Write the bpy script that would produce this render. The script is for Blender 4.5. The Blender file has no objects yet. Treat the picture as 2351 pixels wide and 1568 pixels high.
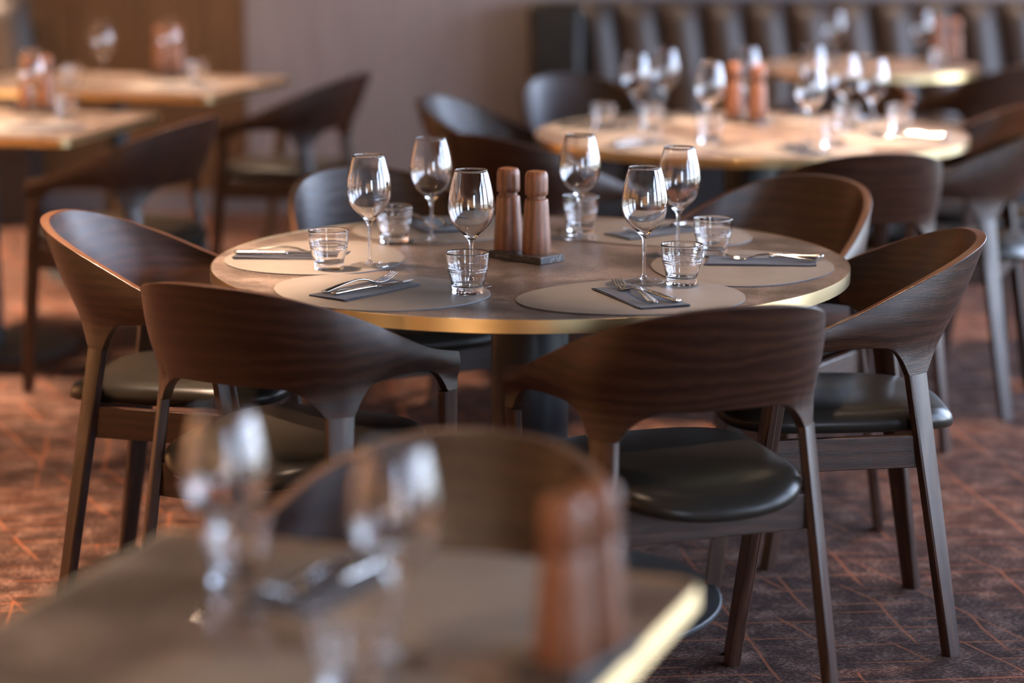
import bpy, math, random
from mathutils import Vector, Matrix
random.seed(7)
PI = math.pi
def R(d): return math.radians(d)
scn = bpy.context.scene
col = scn.collection

# ------------------------------------------------------------------ camera
CAM_H = 1.5797
cd = bpy.data.cameras.new('camera')
cam = bpy.data.objects.new('camera', cd); col.objects.link(cam)
cam.location = (0, 0, CAM_H)
cam.rotation_euler = (R(90 - 11.24), 0, 0)
cd.sensor_width = 36.0
cd.lens = 5520.3 / 2351 * 36.0
cd.clip_start = .05; cd.clip_end = 100
cd.dof.use_dof = True
cd.dof.focus_distance = 4.78
cd.dof.aperture_fstop = 1.4
cd.dof.aperture_blades = 0
scn.camera = cam

# ------------------------------------------------------------------ view, sampling
scn.view_settings.view_transform = 'Standard'
scn.view_settings.look = 'None'
scn.view_settings.gamma = 1.0
scn.view_settings.use_curve_mapping = False
scn.view_settings.exposure = 0.0
cy = scn.cycles
cy.use_denoising = True
cy.max_bounces = 12; cy.diffuse_bounces = 3; cy.glossy_bounces = 5
cy.transmission_bounces = 10; cy.transparent_max_bounces = 40
cy.caustics_reflective = False; cy.caustics_refractive = True
cy.sample_clamp_indirect = 30.0
cy.blur_glossy = 0.3

# ------------------------------------------------------------------ world: overcast bright sky, darker ground
w = bpy.data.worlds.new('sky'); scn.world = w; w.use_nodes = True
nt = w.node_tree; nt.nodes.clear()
geo = nt.nodes.new('ShaderNodeTexCoord'); sep = nt.nodes.new('ShaderNodeSeparateXYZ')
ramp = nt.nodes.new('ShaderNodeValToRGB'); bgn = nt.nodes.new('ShaderNodeBackground'); wo = nt.nodes.new('ShaderNodeOutputWorld')
mp = nt.nodes.new('ShaderNodeMapRange'); mp.inputs[1].default_value = -1; mp.inputs[2].default_value = 1
nt.links.new(geo.outputs['Generated'], sep.inputs[0]); nt.links.new(sep.outputs['Z'], mp.inputs[0])
nt.links.new(mp.outputs[0], ramp.inputs[0])
e = ramp.color_ramp.elements
e[0].position = .40; e[0].color = (.10, .11, .10, 1)
e[1].position = 1.0; e[1].color = (.42, .55, .85, 1)
a = ramp.color_ramp.elements.new(.49); a.color = (.22, .25, .26, 1)
a = ramp.color_ramp.elements.new(.505); a.color = (.74, .84, 1.0, 1)
a = ramp.color_ramp.elements.new(.62); a.color = (.56, .71, 1.0, 1)
nt.links.new(ramp.outputs[0], bgn.inputs[0]); bgn.inputs[1].default_value = 22.0
nt.links.new(bgn.outputs[0], wo.inputs[0])

# ------------------------------------------------------------------ room lamps (recessed warm ceiling spots, plus added wall-wash and fill spots)
CEIL = 2.95
SPOTS = [  # x, y, power, cone degrees
    (-1.0, 5.1, 120, 44), (-1.35, 4.4, 24, 60), (0.60, 7.25, 108, 42), (1.15, 7.70, 98, 40),
    (-1.65, 7.8, 120, 38), (-1.35, 9.3, 120, 42), (1.45, 10.0, 60, 40), (1.55, 6.1, 40, 30),
    (-0.65, 3.75, 25, 50), (0.55, 2.2, 3, 60), (-0.55, 2.2, 4, 60), (-1.5, 6.75, 80, 26), (0.60, 5.10, 26, 44), (-1.05, 7.35, 60, 22),
    (-3.4, 5.2, 220, 88), (-3.4, 7.8, 340, 88), (-3.75, 2.6, 230, 88), (-3.75, 0.2, 230, 88), (-1.8, -2.6, 230, 88), (0.4, -2.6, 230, 88),  # unseen wall washes, added for golden reflections in brass and chair backs
    (-2.2, 10.3, 18, 80), (-3.5, 10.2, 260, 80), (-.6, 10.3, 25, 80), (1.1, 9.9, 30, 60), (2.3, 9.9, 30, 75), (-1.2, 1.2, 16, 110),  # strong left wash added for golden reflections, last one a wide added fill
]
for i, (x, y, p, c) in enumerate(SPOTS):
    ld = bpy.data.lights.new('spot_lamp', 'SPOT'); ld.energy = p * 8.5; ld.color = (1.0, .70, .49)
    ld.spot_size = R(c); ld.spot_blend = .45; ld.shadow_soft_size = .05
    lo = bpy.data.objects.new('spot_lamp', ld); col.objects.link(lo); lo.location = (x, y, CEIL - .06)

# ------------------------------------------------------------------ materials
def newmat(name):
    m = bpy.data.materials.new(name); m.use_nodes = True
    n = m.node_tree; n.nodes.clear()
    out = n.nodes.new('ShaderNodeOutputMaterial'); b = n.nodes.new('ShaderNodeBsdfPrincipled')
    n.links.new(b.outputs[0], out.inputs[0])
    return m, n, b, out
def N(n, t, **kw):
    x = n.nodes.new(t)
    for k, v in kw.items():
        if k.startswith('i_'): x.inputs[int(k[2:])].default_value = v
        else: setattr(x, k, v)
    return x
def rampn(n, fac, stops):
    r = n.nodes.new('ShaderNodeValToRGB'); el = r.color_ramp.elements
    el[0].position, el[0].color = stops[0][0], (*stops[0][1], 1)
    el[1].position, el[1].color = stops[-1][0], (*stops[-1][1], 1)
    for p, c in stops[1:-1]:
        q = el.new(p); q.color = (*c, 1)
    n.links.new(fac, r.inputs[0]); return r
def simple(name, colr, rough=.5, metal=0, spec=.5, coat=0):
    m, n, b, o = newmat(name)
    b.inputs['Base Color'].default_value = (*colr, 1); b.inputs['Roughness'].default_value = rough
    b.inputs['Metallic'].default_value = metal; b.inputs['Specular IOR Level'].default_value = spec
    b.inputs['Coat Weight'].default_value = coat
    return m

def wood(name, dark, mid, light, scale=1.0, rough=.42, bump=.25, coord='UV', su=6, sv=130, rings=True, spec=.5, dist=.12):
    m, n, b, o = newmat(name)
    tc = N(n, 'ShaderNodeTexCoord'); oi = N(n, 'ShaderNodeObjectInfo')
    off = N(n, 'ShaderNodeVectorMath', operation='SCALE'); off.inputs[0].default_value = (7.3, 3.1, 1.7)
    n.links.new(oi.outputs['Random'], off.inputs['Scale'])
    add = N(n, 'ShaderNodeVectorMath', operation='ADD')
    n.links.new(tc.outputs[coord], add.inputs[0]); n.links.new(off.outputs[0], add.inputs[1])
    # slow distortion gives cathedral grain
    d = N(n, 'ShaderNodeTexNoise'); d.inputs['Scale'].default_value = 5.0 * scale; d.inputs['Detail'].default_value = 3
    dm = N(n, 'ShaderNodeMapping'); dm.inputs['Scale'].default_value = (.45, 1.6, 1)
    n.links.new(add.outputs[0], dm.inputs[0]); n.links.new(dm.outputs[0], d.inputs['Vector'])
    mapg = N(n, 'ShaderNodeMapping'); mapg.inputs['Scale'].default_value = (su * scale, sv * scale, sv * scale)
    n.links.new(add.outputs[0], mapg.inputs['Vector'])
    fib = N(n, 'ShaderNodeTexNoise'); fib.inputs['Scale'].default_value = 4.0; fib.inputs['Detail'].default_value = 5; fib.inputs['Roughness'].default_value = .7
    n.links.new(mapg.outputs[0], fib.inputs['Vector'])
    sp = N(n, 'ShaderNodeSeparateXYZ'); n.links.new(add.outputs[0], sp.inputs[0])
    mul = N(n, 'ShaderNodeMath', operation='MULTIPLY'); mul.inputs[1].default_value = dist
    n.links.new(d.outputs['Fac'], mul.inputs[0])
    ad2 = N(n, 'ShaderNodeMath', operation='ADD'); n.links.new(sp.outputs['Y'], ad2.inputs[0]); n.links.new(mul.outputs[0], ad2.inputs[1])
    fm = N(n, 'ShaderNodeMath', operation='MULTIPLY'); fm.inputs[1].default_value = 240.0 * scale
    n.links.new(ad2.outputs[0], fm.inputs[0])
    fa = N(n, 'ShaderNodeMath', operation='ADD'); n.links.new(fm.outputs[0], fa.inputs[0])
    fm2 = N(n, 'ShaderNodeMath', operation='MULTIPLY'); fm2.inputs[1].default_value = 3.0; n.links.new(fib.outputs['Fac'], fm2.inputs[0])
    n.links.new(fm2.outputs[0], fa.inputs[1])
    sn = N(n, 'ShaderNodeMath', operation='SINE'); n.links.new(fa.outputs[0], sn.inputs[0])
    mr = N(n, 'ShaderNodeMapRange'); mr.inputs[1].default_value = -1; mr.inputs[2].default_value = 1
    n.links.new(sn.outputs[0], mr.inputs[0])
    mx = N(n, 'ShaderNodeMath', operation='MULTIPLY_ADD'); mx.inputs[1].default_value = .16 if rings else .08
    n.links.new(mr.outputs[0], mx.inputs[0])
    m3 = N(n, 'ShaderNodeMath', operation='MULTIPLY'); m3.inputs[1].default_value = .92; n.links.new(fib.outputs['Fac'], m3.inputs[0])
    n.links.new(m3.outputs[0], mx.inputs[2])
    r = rampn(n, mx.outputs[0], [(.34, dark), (.56, mid), (.80, light)])
    n.links.new(r.outputs[0], b.inputs['Base Color'])
    b.inputs['Roughness'].default_value = rough; b.inputs['Specular IOR Level'].default_value = spec
    bp = N(n, 'ShaderNodeBump'); bp.inputs['Strength'].default_value = bump; bp.inputs['Distance'].default_value = .0012
    n.links.new(mx.outputs[0], bp.inputs['Height']); n.links.new(bp.outputs[0], b.inputs['Normal'])
    return m

M = {}
M['wood'] = wood('dark_stained_ash', (.009, .0032, .0016), (.026, .0094, .0045), (.056, .0225, .0115), rough=.33, bump=.32)
M['rim'] = wood('lamp_lit_ash', (.050, .020, .010), (.090, .038, .020), (.14, .062, .034), rough=.33, bump=.15)  # rim wood lightened, warm lamp light is in the colour
M['mill'] = wood('walnut', (.070, .024, .010), (.165, .062, .028), (.30, .130, .066), scale=1.6, rough=.42, bump=.1, dist=.012)
M['panel'] = wood('golden_wall_veneer', (.055, .023, .007), (.095, .043, .013), (.13, .062, .020), scale=.5, rough=.5, bump=.05, su=1.2, sv=30, rings=False)
M['greywall'] = wood('grey_wall_veneer', (.135, .115, .118), (.175, .152, .155), (.21, .185, .188), scale=.5, rough=.6, bump=.05, su=1.0, sv=40, rings=False)
M['ceiling'] = simple('dark_ceiling', (.025, .017, .012), .7)
M['darkwall'] = simple('ochre_wall', (.46, .34, .20), .6)
M['winwall'] = simple('window_wall_paint', (.10, .075, .06), .6)
M['honey'] = wood('honey_wall_veneer', (.26, .16, .07), (.40, .25, .11), (.50, .33, .16), scale=.5, rough=.5, bump=.05, su=1.2, sv=30, rings=False)
M['white'] = simple('window_frame_paint', (.06, .055, .05), .5)
M['skirt'] = simple('skirting_paint', (.10, .09, .10), .5)
M['black'] = simple('black_powder_coat', (.010, .011, .014), .34)
M['dimple'] = simple('black_trim', (.01, .01, .01), .5)

# brushed brass
m, n, b, o = newmat('brushed_brass')
b.inputs['Base Color'].default_value = (.90, .66, .33, 1); b.inputs['Metallic'].default_value = 1
tc = N(n, 'ShaderNodeTexCoord'); mg = N(n, 'ShaderNodeMapping'); mg.inputs['Scale'].default_value = (160, 2, 2)
ns = N(n, 'ShaderNodeTexNoise'); ns.inputs['Scale'].default_value = 3
n.links.new(tc.outputs['UV'], mg.inputs[0]); n.links.new(mg.outputs[0], ns.inputs['Vector'])
mr = N(n, 'ShaderNodeMapRange'); mr.inputs[3].default_value = .42; mr.inputs[4].default_value = .50
n.links.new(ns.outputs['Fac'], mr.inputs[0]); n.links.new(mr.outputs[0], b.inputs['Roughness'])
tg = N(n, 'ShaderNodeTangent', direction_type='UV_MAP', uv_map='UVMap'); n.links.new(tg.outputs[0], b.inputs['Tangent'])
b.inputs['Anisotropic'].default_value = .97; b.inputs['Anisotropic Rotation'].default_value = .25
bp = N(n, 'ShaderNodeBump'); bp.inputs['Strength'].default_value = .12; bp.inputs['Distance'].default_value = .001
n.links.new(ns.outputs['Fac'], bp.inputs['Height']); n.links.new(bp.outputs[0], b.inputs['Normal'])
M['brass'] = m
M['steel'] = simple('polished_steel', (.72, .70, .68), .16, 1)

# leather
def leather(name, c, rough, scale, strength):
    m, n, b, o = newmat(name)
    b.inputs['Base Color'].default_value = (*c, 1)
    tc = N(n, 'ShaderNodeTexCoord'); v = N(n, 'ShaderNodeTexVoronoi'); v.inputs['Scale'].default_value = scale
    n.links.new(tc.outputs['Object'], v.inputs['Vector'])
    bp = N(n, 'ShaderNodeBump'); bp.inputs['Strength'].default_value = strength; bp.inputs['Distance'].default_value = .0006
    n.links.new(v.outputs['Distance'], bp.inputs['Height']); n.links.new(bp.outputs[0], b.inputs['Normal'])
    b.inputs['Roughness'].default_value = rough
    return m, n, b
M['leather'] = leather('black_leather', (.016, .013, .010), .30, 420, .10)[0]
M['leather'].node_tree.nodes['Principled BSDF'].inputs['Specular IOR Level'].default_value = .16
M['banq'] = leather('charcoal_leather', (.024, .015, .012), .50, 300, .15)[0]
m, n, b = leather('taupe_leather_mat', (.235, .20, .17), .52, 700, .12)
ns = N(n, 'ShaderNodeTexNoise'); ns.inputs['Scale'].default_value = 9; ns.inputs['Detail'].default_value = 4
tc = N(n, 'ShaderNodeTexCoord'); n.links.new(tc.outputs['Object'], ns.inputs['Vector'])
r = rampn(n, ns.outputs['Fac'], [(.3, (.158, .133, .117)), (.7, (.196, .167, .147))]); n.links.new(r.outputs[0], b.inputs['Base Color'])
M['mat'] = m
M['matedge'] = simple('mat_edge', (.10, .11, .125), .45)

# stone look laminate
m, n, b, o = newmat('brown_stone_laminate')
tc = N(n, 'ShaderNodeTexCoord')
n1 = N(n, 'ShaderNodeTexNoise'); n1.inputs['Scale'].default_value = 7; n1.inputs['Detail'].default_value = 9; n1.inputs['Roughness'].default_value = .68
n2 = N(n, 'ShaderNodeTexNoise'); n2.inputs['Scale'].default_value = 160; n2.inputs['Detail'].default_value = 4; n2.inputs['Roughness'].default_value = .7
n.links.new(tc.outputs['Object'], n1.inputs['Vector']); n.links.new(tc.outputs['Object'], n2.inputs['Vector'])
mm = N(n, 'ShaderNodeMath', operation='MULTIPLY_ADD'); mm.inputs[1].default_value = .45
m5 = N(n, 'ShaderNodeMath', operation='MULTIPLY'); m5.inputs[1].default_value = .55
n.links.new(n1.outputs['Fac'], m5.inputs[0]); n.links.new(n2.outputs['Fac'], mm.inputs[0]); n.links.new(m5.outputs[0], mm.inputs[2])
r = rampn(n, mm.outputs[0], [(.42, (.042, .028, .022)), (.50, (.088, .061, .049)), (.575, (.22, .165, .138))])
n.links.new(r.outputs[0], b.inputs['Base Color'])
b.inputs['Roughness'].default_value = .37
bp = N(n, 'ShaderNodeBump'); bp.inputs['Strength'].default_value = .12; bp.inputs['Distance'].default_value = .0008
n.links.new(n2.outputs['Fac'], bp.inputs['Height']); n.links.new(bp.outputs[0], b.inputs['Normal'])
M['stone'] = m

# napkin
m, n, b, o = newmat('navy_napkin')
b.inputs['Base Color'].default_value = (.016, .014, .021, 1); b.inputs['Roughness'].default_value = .85
b.inputs['Sheen Weight'].default_value = .12
tc = N(n, 'ShaderNodeTexCoord'); v = N(n, 'ShaderNodeTexNoise'); v.inputs['Scale'].default_value = 900
n.links.new(tc.outputs['Object'], v.inputs['Vector'])
bp = N(n, 'ShaderNodeBump'); bp.inputs['Strength'].default_value = .3; bp.inputs['Distance'].default_value = .0005
n.links.new(v.outputs['Fac'], bp.inputs['Height']); n.links.new(bp.outputs[0], b.inputs['Normal'])
M['napkin'] = m

# slate
m, n, b, o = newmat('dark_marble')
tc = N(n, 'ShaderNodeTexCoord'); v = N(n, 'ShaderNodeTexNoise'); v.inputs['Scale'].default_value = 22; v.inputs['Detail'].default_value = 3; v.inputs['Distortion'].default_value = 1.5
n.links.new(tc.outputs['Object'], v.inputs['Vector'])
r = rampn(n, v.outputs['Fac'], [(.40, (.020, .020, .022)), (.50, (.030, .030, .032)), (.52, (.20, .17, .15)), (.54, (.030, .030, .032)), (.7, (.02, .02, .022))])
n.links.new(r.outputs[0], b.inputs['Base Color']); b.inputs['Roughness'].default_value = .35
M['slate'] = m

# glass
def glass_thin():
    m = bpy.data.materials.new('thin_clear_glass'); m.use_nodes = True; n = m.node_tree; n.nodes.clear()
    o = n.nodes.new('ShaderNodeOutputMaterial'); t = n.nodes.new('ShaderNodeBsdfTransparent'); t.inputs[0].default_value = (.985, .985, .98, 1)
    g = n.nodes.new('ShaderNodeBsdfGlossy'); g.inputs['Roughness'].default_value = 0.0; g.inputs[0].default_value = (1, 1, 1, 1)
    f = n.nodes.new('ShaderNodeFresnel'); ge = n.nodes.new('ShaderNodeNewGeometry')
    ir = n.nodes.new('ShaderNodeMapRange'); ir.inputs[3].default_value = 1.52; ir.inputs[4].default_value = 1 / 1.52   # same reflectance from either side of the thin wall
    n.links.new(ge.outputs['Backfacing'], ir.inputs[0]); n.links.new(ir.outputs[0], f.inputs[0])
    x = n.nodes.new('ShaderNodeMixShader')
    n.links.new(f.outputs[0], x.inputs[0]); n.links.new(t.outputs[0], x.inputs[1]); n.links.new(g.outputs[0], x.inputs[2]); n.links.new(x.outputs[0], o.inputs[0])
    return m
M['thin'] = glass_thin()
m = bpy.data.materials.new('clear_glass'); m.use_nodes = True; n = m.node_tree; n.nodes.clear()
o = n.nodes.new('ShaderNodeOutputMaterial'); g = n.nodes.new('ShaderNodeBsdfGlass'); g.inputs['Roughness'].default_value = 0; g.inputs['IOR'].default_value = 1.5
t = n.nodes.new('ShaderNodeBsdfTransparent'); x = n.nodes.new('ShaderNodeMixShader'); x.inputs[0].default_value = .7
n.links.new(t.outputs[0], x.inputs[1]); n.links.new(g.outputs[0], x.inputs[2]); n.links.new(x.outputs[0], o.inputs[0]); M['glass'] = m
m = bpy.data.materials.new('thick_clear_glass'); m.use_nodes = True; n = m.node_tree; n.nodes.clear()
o = n.nodes.new('ShaderNodeOutputMaterial'); g = n.nodes.new('ShaderNodeBsdfGlass'); g.inputs['Roughness'].default_value = 0; g.inputs['IOR'].default_value = 1.5
n.links.new(g.outputs[0], o.inputs[0]); M['crystal'] = m

# carpet
m, n, b, o = newmat('patterned_carpet')
tc = N(n, 'ShaderNodeTexCoord')
pile = N(n, 'ShaderNodeTexNoise'); pile.inputs['Scale'].default_value = 1.0; pile.inputs['Detail'].default_value = 3; pile.inputs['Roughness'].default_value = .75
mpg = N(n, 'ShaderNodeMapping'); mpg.inputs['Scale'].default_value = (95, 210, 100); mpg.inputs['Rotation'].default_value = (0, 0, R(-6))
n.links.new(tc.outputs['Object'], mpg.inputs[0]); n.links.new(mpg.outputs[0], pile.inputs['Vector'])
blot = N(n, 'ShaderNodeTexNoise'); blot.inputs['Scale'].default_value = 14; blot.inputs['Detail'].default_value = 4
n.links.new(tc.outputs['Object'], blot.inputs['Vector'])
mm = N(n, 'ShaderNodeMath', operation='MULTIPLY_ADD'); mm.inputs[1].default_value = .65
m5 = N(n, 'ShaderNodeMath', operation='MULTIPLY'); m5.inputs[1].default_value = .35
n.links.new(blot.outputs['Fac'], m5.inputs[0]); n.links.new(pile.outputs['Fac'], mm.inputs[0]); n.links.new(m5.outputs[0], mm.inputs[2])
base = rampn(n, mm.outputs[0], [(.43, (.018, .0075, .005)), (.52, (.050, .024, .017)), (.60, (.16, .092, .068))])
def lineset(ang, spacing, width, seed, amp):
    mg = N(n, 'ShaderNodeMapping'); mg.inputs['Rotation'].default_value = (0, 0, R(ang)); mg.inputs['Location'].default_value = (seed, seed * .37, 0)
    n.links.new(tc.outputs['Object'], mg.inputs[0])
    wob = N(n, 'ShaderNodeTexNoise'); wob.inputs['Scale'].default_value = 3.2; wob.inputs['Detail'].default_value = 3
    n.links.new(mg.outputs[0], wob.inputs['Vector'])
    s = N(n, 'ShaderNodeSeparateXYZ'); n.links.new(mg.outputs[0], s.inputs[0])
    q = N(n, 'ShaderNodeMath', operation='MULTIPLY_ADD'); q.inputs[1].default_value = amp; n.links.new(wob.outputs['Fac'], q.inputs[0]); n.links.new(s.outputs['Y'], q.inputs[2])
    md = N(n, 'ShaderNodeMath', operation='PINGPONG'); md.inputs[1].default_value = spacing / 2; n.links.new(q.outputs[0], md.inputs[0])
    lt = N(n, 'ShaderNodeMapRange'); lt.inputs[1].default_value = width; lt.inputs[2].default_value = width * .4; n.links.new(md.outputs[0], lt.inputs[0])
    br = N(n, 'ShaderNodeTexNoise'); br.inputs['Scale'].default_value = 1; br.inputs['Detail'].default_value = 1
    mb = N(n, 'ShaderNodeMapping'); mb.inputs['Scale'].default_value = (3.5, 14, 1); n.links.new(mg.outputs[0], mb.inputs[0]); n.links.new(mb.outputs[0], br.inputs['Vector'])
    th = N(n, 'ShaderNodeMapRange'); th.inputs[1].default_value = .49; th.inputs[2].default_value = .55; n.links.new(br.outputs['Fac'], th.inputs[0])
    mu = N(n, 'ShaderNodeMath', operation='MULTIPLY'); n.links.new(lt.outputs[0], mu.inputs[0]); n.links.new(th.outputs[0], mu.inputs[1])
    return mu
l1 = lineset(-5, .055, .0040, .3, .03); l2 = lineset(64, .13, .0042, 1.9, .03); l3 = lineset(82, .17, .0042, 4.2, .03)
mxa = N(n, 'ShaderNodeMath', operation='MAXIMUM'); n.links.new(l1.outputs[0], mxa.inputs[0]); n.links.new(l2.outputs[0], mxa.inputs[1])
mxb = N(n, 'ShaderNodeMath', operation='MAXIMUM'); n.links.new(mxa.outputs[0], mxb.inputs[0]); n.links.new(l3.outputs[0], mxb.inputs[1])
mb2 = N(n, 'ShaderNodeMath', operation='MULTIPLY'); mb2.inputs[1].default_value = .75; n.links.new(mxb.outputs[0], mb2.inputs[0])
mixc = N(n, 'ShaderNodeMix', data_type='RGBA'); n.links.new(mb2.outputs[0], mixc.inputs[0]); n.links.new(base.outputs[0], mixc.inputs[6]); mixc.inputs[7].default_value = (.22, .070, .028, 1)
n.links.new(mixc.outputs[2], b.inputs['Base Color']); b.inputs['Roughness'].default_value = .95; b.inputs['Specular IOR Level'].default_value = .1
bp = N(n, 'ShaderNodeBump'); bp.inputs['Strength'].default_value = .6; bp.inputs['Distance'].default_value = .004
n.links.new(pile.outputs['Fac'], bp.inputs['Height']); n.links.new(bp.outputs[0], b.inputs['Normal'])
M['carpet'] = m

# ------------------------------------------------------------------ mesh helpers
class MB:
    def __init__(s): s.v = []; s.f = []; s.uv = []; s.mi = []
    def add(s, vs, fs, uvs=None, mi=0):
        o = len(s.v); s.v += [tuple(p) for p in vs]; s.uv += (uvs if uvs else [(p[0], p[1]) for p in vs])
        s.f += [tuple(i + o for i in f) for f in fs]; s.mi += [mi] * len(fs)
    def box(s, c, d, rz=0, mi=0, uvalong=0, bev=0.0):
        x, y, z = d[0] / 2, d[1] / 2, d[2] / 2
        for ax in range(3):
            for sg in (-1, 1):
                a, b_ = (ax + 1) % 3, (ax + 2) % 3
                q = []
                for (i, j) in ((-1, -1), (1, -1), (1, 1), (-1, 1)):
                    p = [0, 0, 0]; p[ax] = sg * (x, y, z)[ax]; p[a] = i * (x, y, z)[a] * (1); p[b_] = j * (x, y, z)[b_]; q.append(p)
                if sg < 0: q.reverse()
                uv = []
                oth = [k for k in range(3) if k != uvalong]
                for p in q: uv.append((p[uvalong], p[oth[0]] + p[oth[1]] * 1.3))
                cr, sr = math.cos(rz), math.sin(rz)
                q = [(c[0] + p[0] * cr - p[1] * sr, c[1] + p[0] * sr + p[1] * cr, c[2] + p[2]) for p in q]
                s.add(q, [(0, 1, 2, 3)], uv, mi)
    def loft(s, rings, cap=True, mi=0, closed=True):
        n = len(rings[0]); vs = []; uv = []; L = 0
        for k, r in enumerate(rings):
            if k: L += (Vector(r[0]) - Vector(rings[k - 1][0])).length
            A = 0
            for i in range(n + (1 if closed else 0)):
                p = r[i % n]
                if i: A += (Vector(p) - Vector(r[i - 1])).length
                vs.append(p); uv.append((L, A))
        m_ = n + (1 if closed else 0); fs = []
        for k in range(len(rings) - 1):
            for i in range(m_ - 1):
                a = k * m_ + i; fs.append((a, a + 1, a + 1 + m_, a + m_))
        s.add(vs, fs, uv, mi)
        if cap and closed:
            for r, rev in ((rings[0], True), (rings[-1], False)):
                idx = list(range(n));
                if rev: idx.reverse()
                s.add(r, [tuple(idx)], [(p[0], p[1]) for p in r], mi)
    def lathe(s, prof, seg=32, mi=0, c=(0, 0, 0)):
        # prof (r,z): a closed run of points, from axis or rim to axis
        vs = []; uv = []; fs = []; L = 0
        for k, (r, z) in enumerate(prof):
            if k: L += math.hypot(r - prof[k - 1][0], z - prof[k - 1][1])
            for i in range(seg + 1):
                a = 2 * PI * (i % seg) / seg; vs.append((c[0] + r * math.cos(a), c[1] + r * math.sin(a), c[2] + z)); uv.append((L, .03 * 2 * PI * i / seg))
        for k in range(len(prof) - 1):
            for i in range(seg):
                a = k * (seg + 1) + i
                if prof[k][0] < 1e-6: fs.append((a, a + seg + 2, a + seg + 1))
                elif prof[k + 1][0] < 1e-6: fs.append((a, a + 1, a + seg + 1))
                else: fs.append((a, a + 1, a + seg + 2, a + seg + 1))
        s.add(vs, fs, uv, mi)
    def build(s, name, mats, parent=None, smooth=35, weld=True, bevel=0, subsurf=0, loc=None):
        me = bpy.data.meshes.new(name); me.from_pydata(s.v, [], s.f)
        ul = me.uv_layers.new(name='UVMap')
        for li, l in enumerate(me.loops): ul.data[li].uv = s.uv[l.vertex_index]
        if not isinstance(mats, (list, tuple)): mats = [mats]
        for q in mats: me.materials.append(q)
        for p, k in zip(me.polygons, s.mi): p.material_index = k
        me.update()
        if weld:
            import bmesh
            bm = bmesh.new(); bm.from_mesh(me); bmesh.ops.remove_doubles(bm, verts=bm.verts, dist=1e-5)
            bmesh.ops.recalc_face_normals(bm, faces=bm.faces); bm.to_mesh(me); bm.free()
        for p in me.polygons: p.use_smooth = smooth > 0
        if smooth > 0 and smooth < 180: me.set_sharp_from_angle(angle=R(smooth))
        o = bpy.data.objects.new(name, me); col.objects.link(o)
        if parent: o.parent = parent
        if loc: o.location = loc
        if bevel:
            md = o.modifiers.new('bevel', 'BEVEL'); md.width = bevel; md.segments = 2; md.limit_method = 'ANGLE'; md.angle_limit = R(40)
        return o
def tag(o, label=None, cat=None, group=None, kind=None):
    if label: o['label'] = label
    if cat: o['category'] = cat
    if group: o['group'] = group
    if kind: o['kind'] = kind
    return o
def empty(name, loc=(0, 0, 0), rz=0):
    o = bpy.data.objects.new(name, None); col.objects.link(o); o.location = loc; o.rotation_euler = (0, 0, rz); o.empty_display_size = .1
    return o
def copy_tree(root):
    r = root.copy(); col.objects.link(r)
    for ch in list(root.children):
        c = ch.copy(); col.objects.link(c); c.parent = r; c.matrix_parent_inverse = ch.matrix_parent_inverse.copy()
        for g in list(ch.children):
            d = g.copy(); col.objects.link(d); d.parent = c
    return r
_first = {}
def place(kind, maker, loc, rz, label, cat, group):
    if kind not in _first: o = maker(); _first[kind] = o
    else: o = copy_tree(_first[kind])
    o.location = loc; o.rotation_euler = (0, 0, rz); tag(o, label, cat, group); return o
def struct(mb, name, mat, **k): return tag(mb.build(name, mat, **k), kind='structure')
def catmull(P, n, mirror=False):
    out = []
    for i in range(len(P) - 1):
        p0 = P[i - 1] if i > 0 else [-P[1][0], P[1][1], P[1][2]] if mirror else [2 * a - b_ for a, b_ in zip(P[0], P[1])]
        p1, p2 = P[i], P[i + 1]
        p3 = P[i + 2] if i + 2 < len(P) else [2 * a - b_ for a, b_ in zip(P[-1], P[-2])]
        for j in range(n):
            t = j / n
            out.append([.5 * (2 * b_ + (-a + c) * t + (2 * a - 5 * b_ + 4 * c - d_) * t * t + (-a + 3 * b_ - 3 * c + d_) * t ** 3) for a, b_, c, d_ in zip(p0, p1, p2, p3)])
    out.append(list(P[-1])); return out

# ------------------------------------------------------------------ room shell
XL, XR, YB, YF = -4.4, 3.6, -3.2, 11.0
mb = MB(); mb.add([(XL, YB, 0), (XR, YB, 0), (XR, YF, 0), (XL, YF, 0)], [(0, 1, 2, 3)]); struct(mb, 'floor', M['carpet'], smooth=0)
mb = MB(); mb.box(((XL + XR) / 2, (YB + YF) / 2, CEIL + .05), (XR - XL, YF - YB, .1)); struct(mb, 'ceiling', M['ceiling'], smooth=0)
XSPLIT = -1.21
mb = MB(); xx = XL
while xx < XSPLIT - .01:      # veneer planks with fine joints
    wdt = min(.30, XSPLIT - xx); mb.box((xx + wdt / 2, YF + .05, CEIL / 2), (wdt - .004, .10, CEIL), uvalong=2); xx += .30
mb.box(((XL + XSPLIT) / 2, YF + .08, CEIL / 2), (XSPLIT - XL, .06, CEIL), uvalong=2)
struct(mb, 'wall_back_left', M['panel'], smooth=0)
mb = MB(); mb.box(((XR + XSPLIT) / 2, YF + .05, CEIL / 2), (XR - XSPLIT, .12, CEIL), uvalong=2); struct(mb, 'wall_back_right', M['greywall'], smooth=0)
mb = MB(); mb.box(((XL + XSPLIT) / 2, YF - .01, .05), (XSPLIT - XL, .02, .10)); struct(mb, 'baseboard_back_left', M['skirt'], smooth=0)
mb = MB(); mb.box(((XR + XSPLIT) / 2 , YF - .018, .05), (XR - XSPLIT, .015, .10)); struct(mb, 'baseboard_back_right', M['skirt'], smooth=0)
mb = MB(); mb.box((XL - .05, (YB + YF) / 2, CEIL / 2), (.1, YF - YB, CEIL), uvalong=2); struct(mb, 'wall_left', M['honey'], smooth=0)
FX0, FX1 = 1.5, 2.9; mb = MB()
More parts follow.
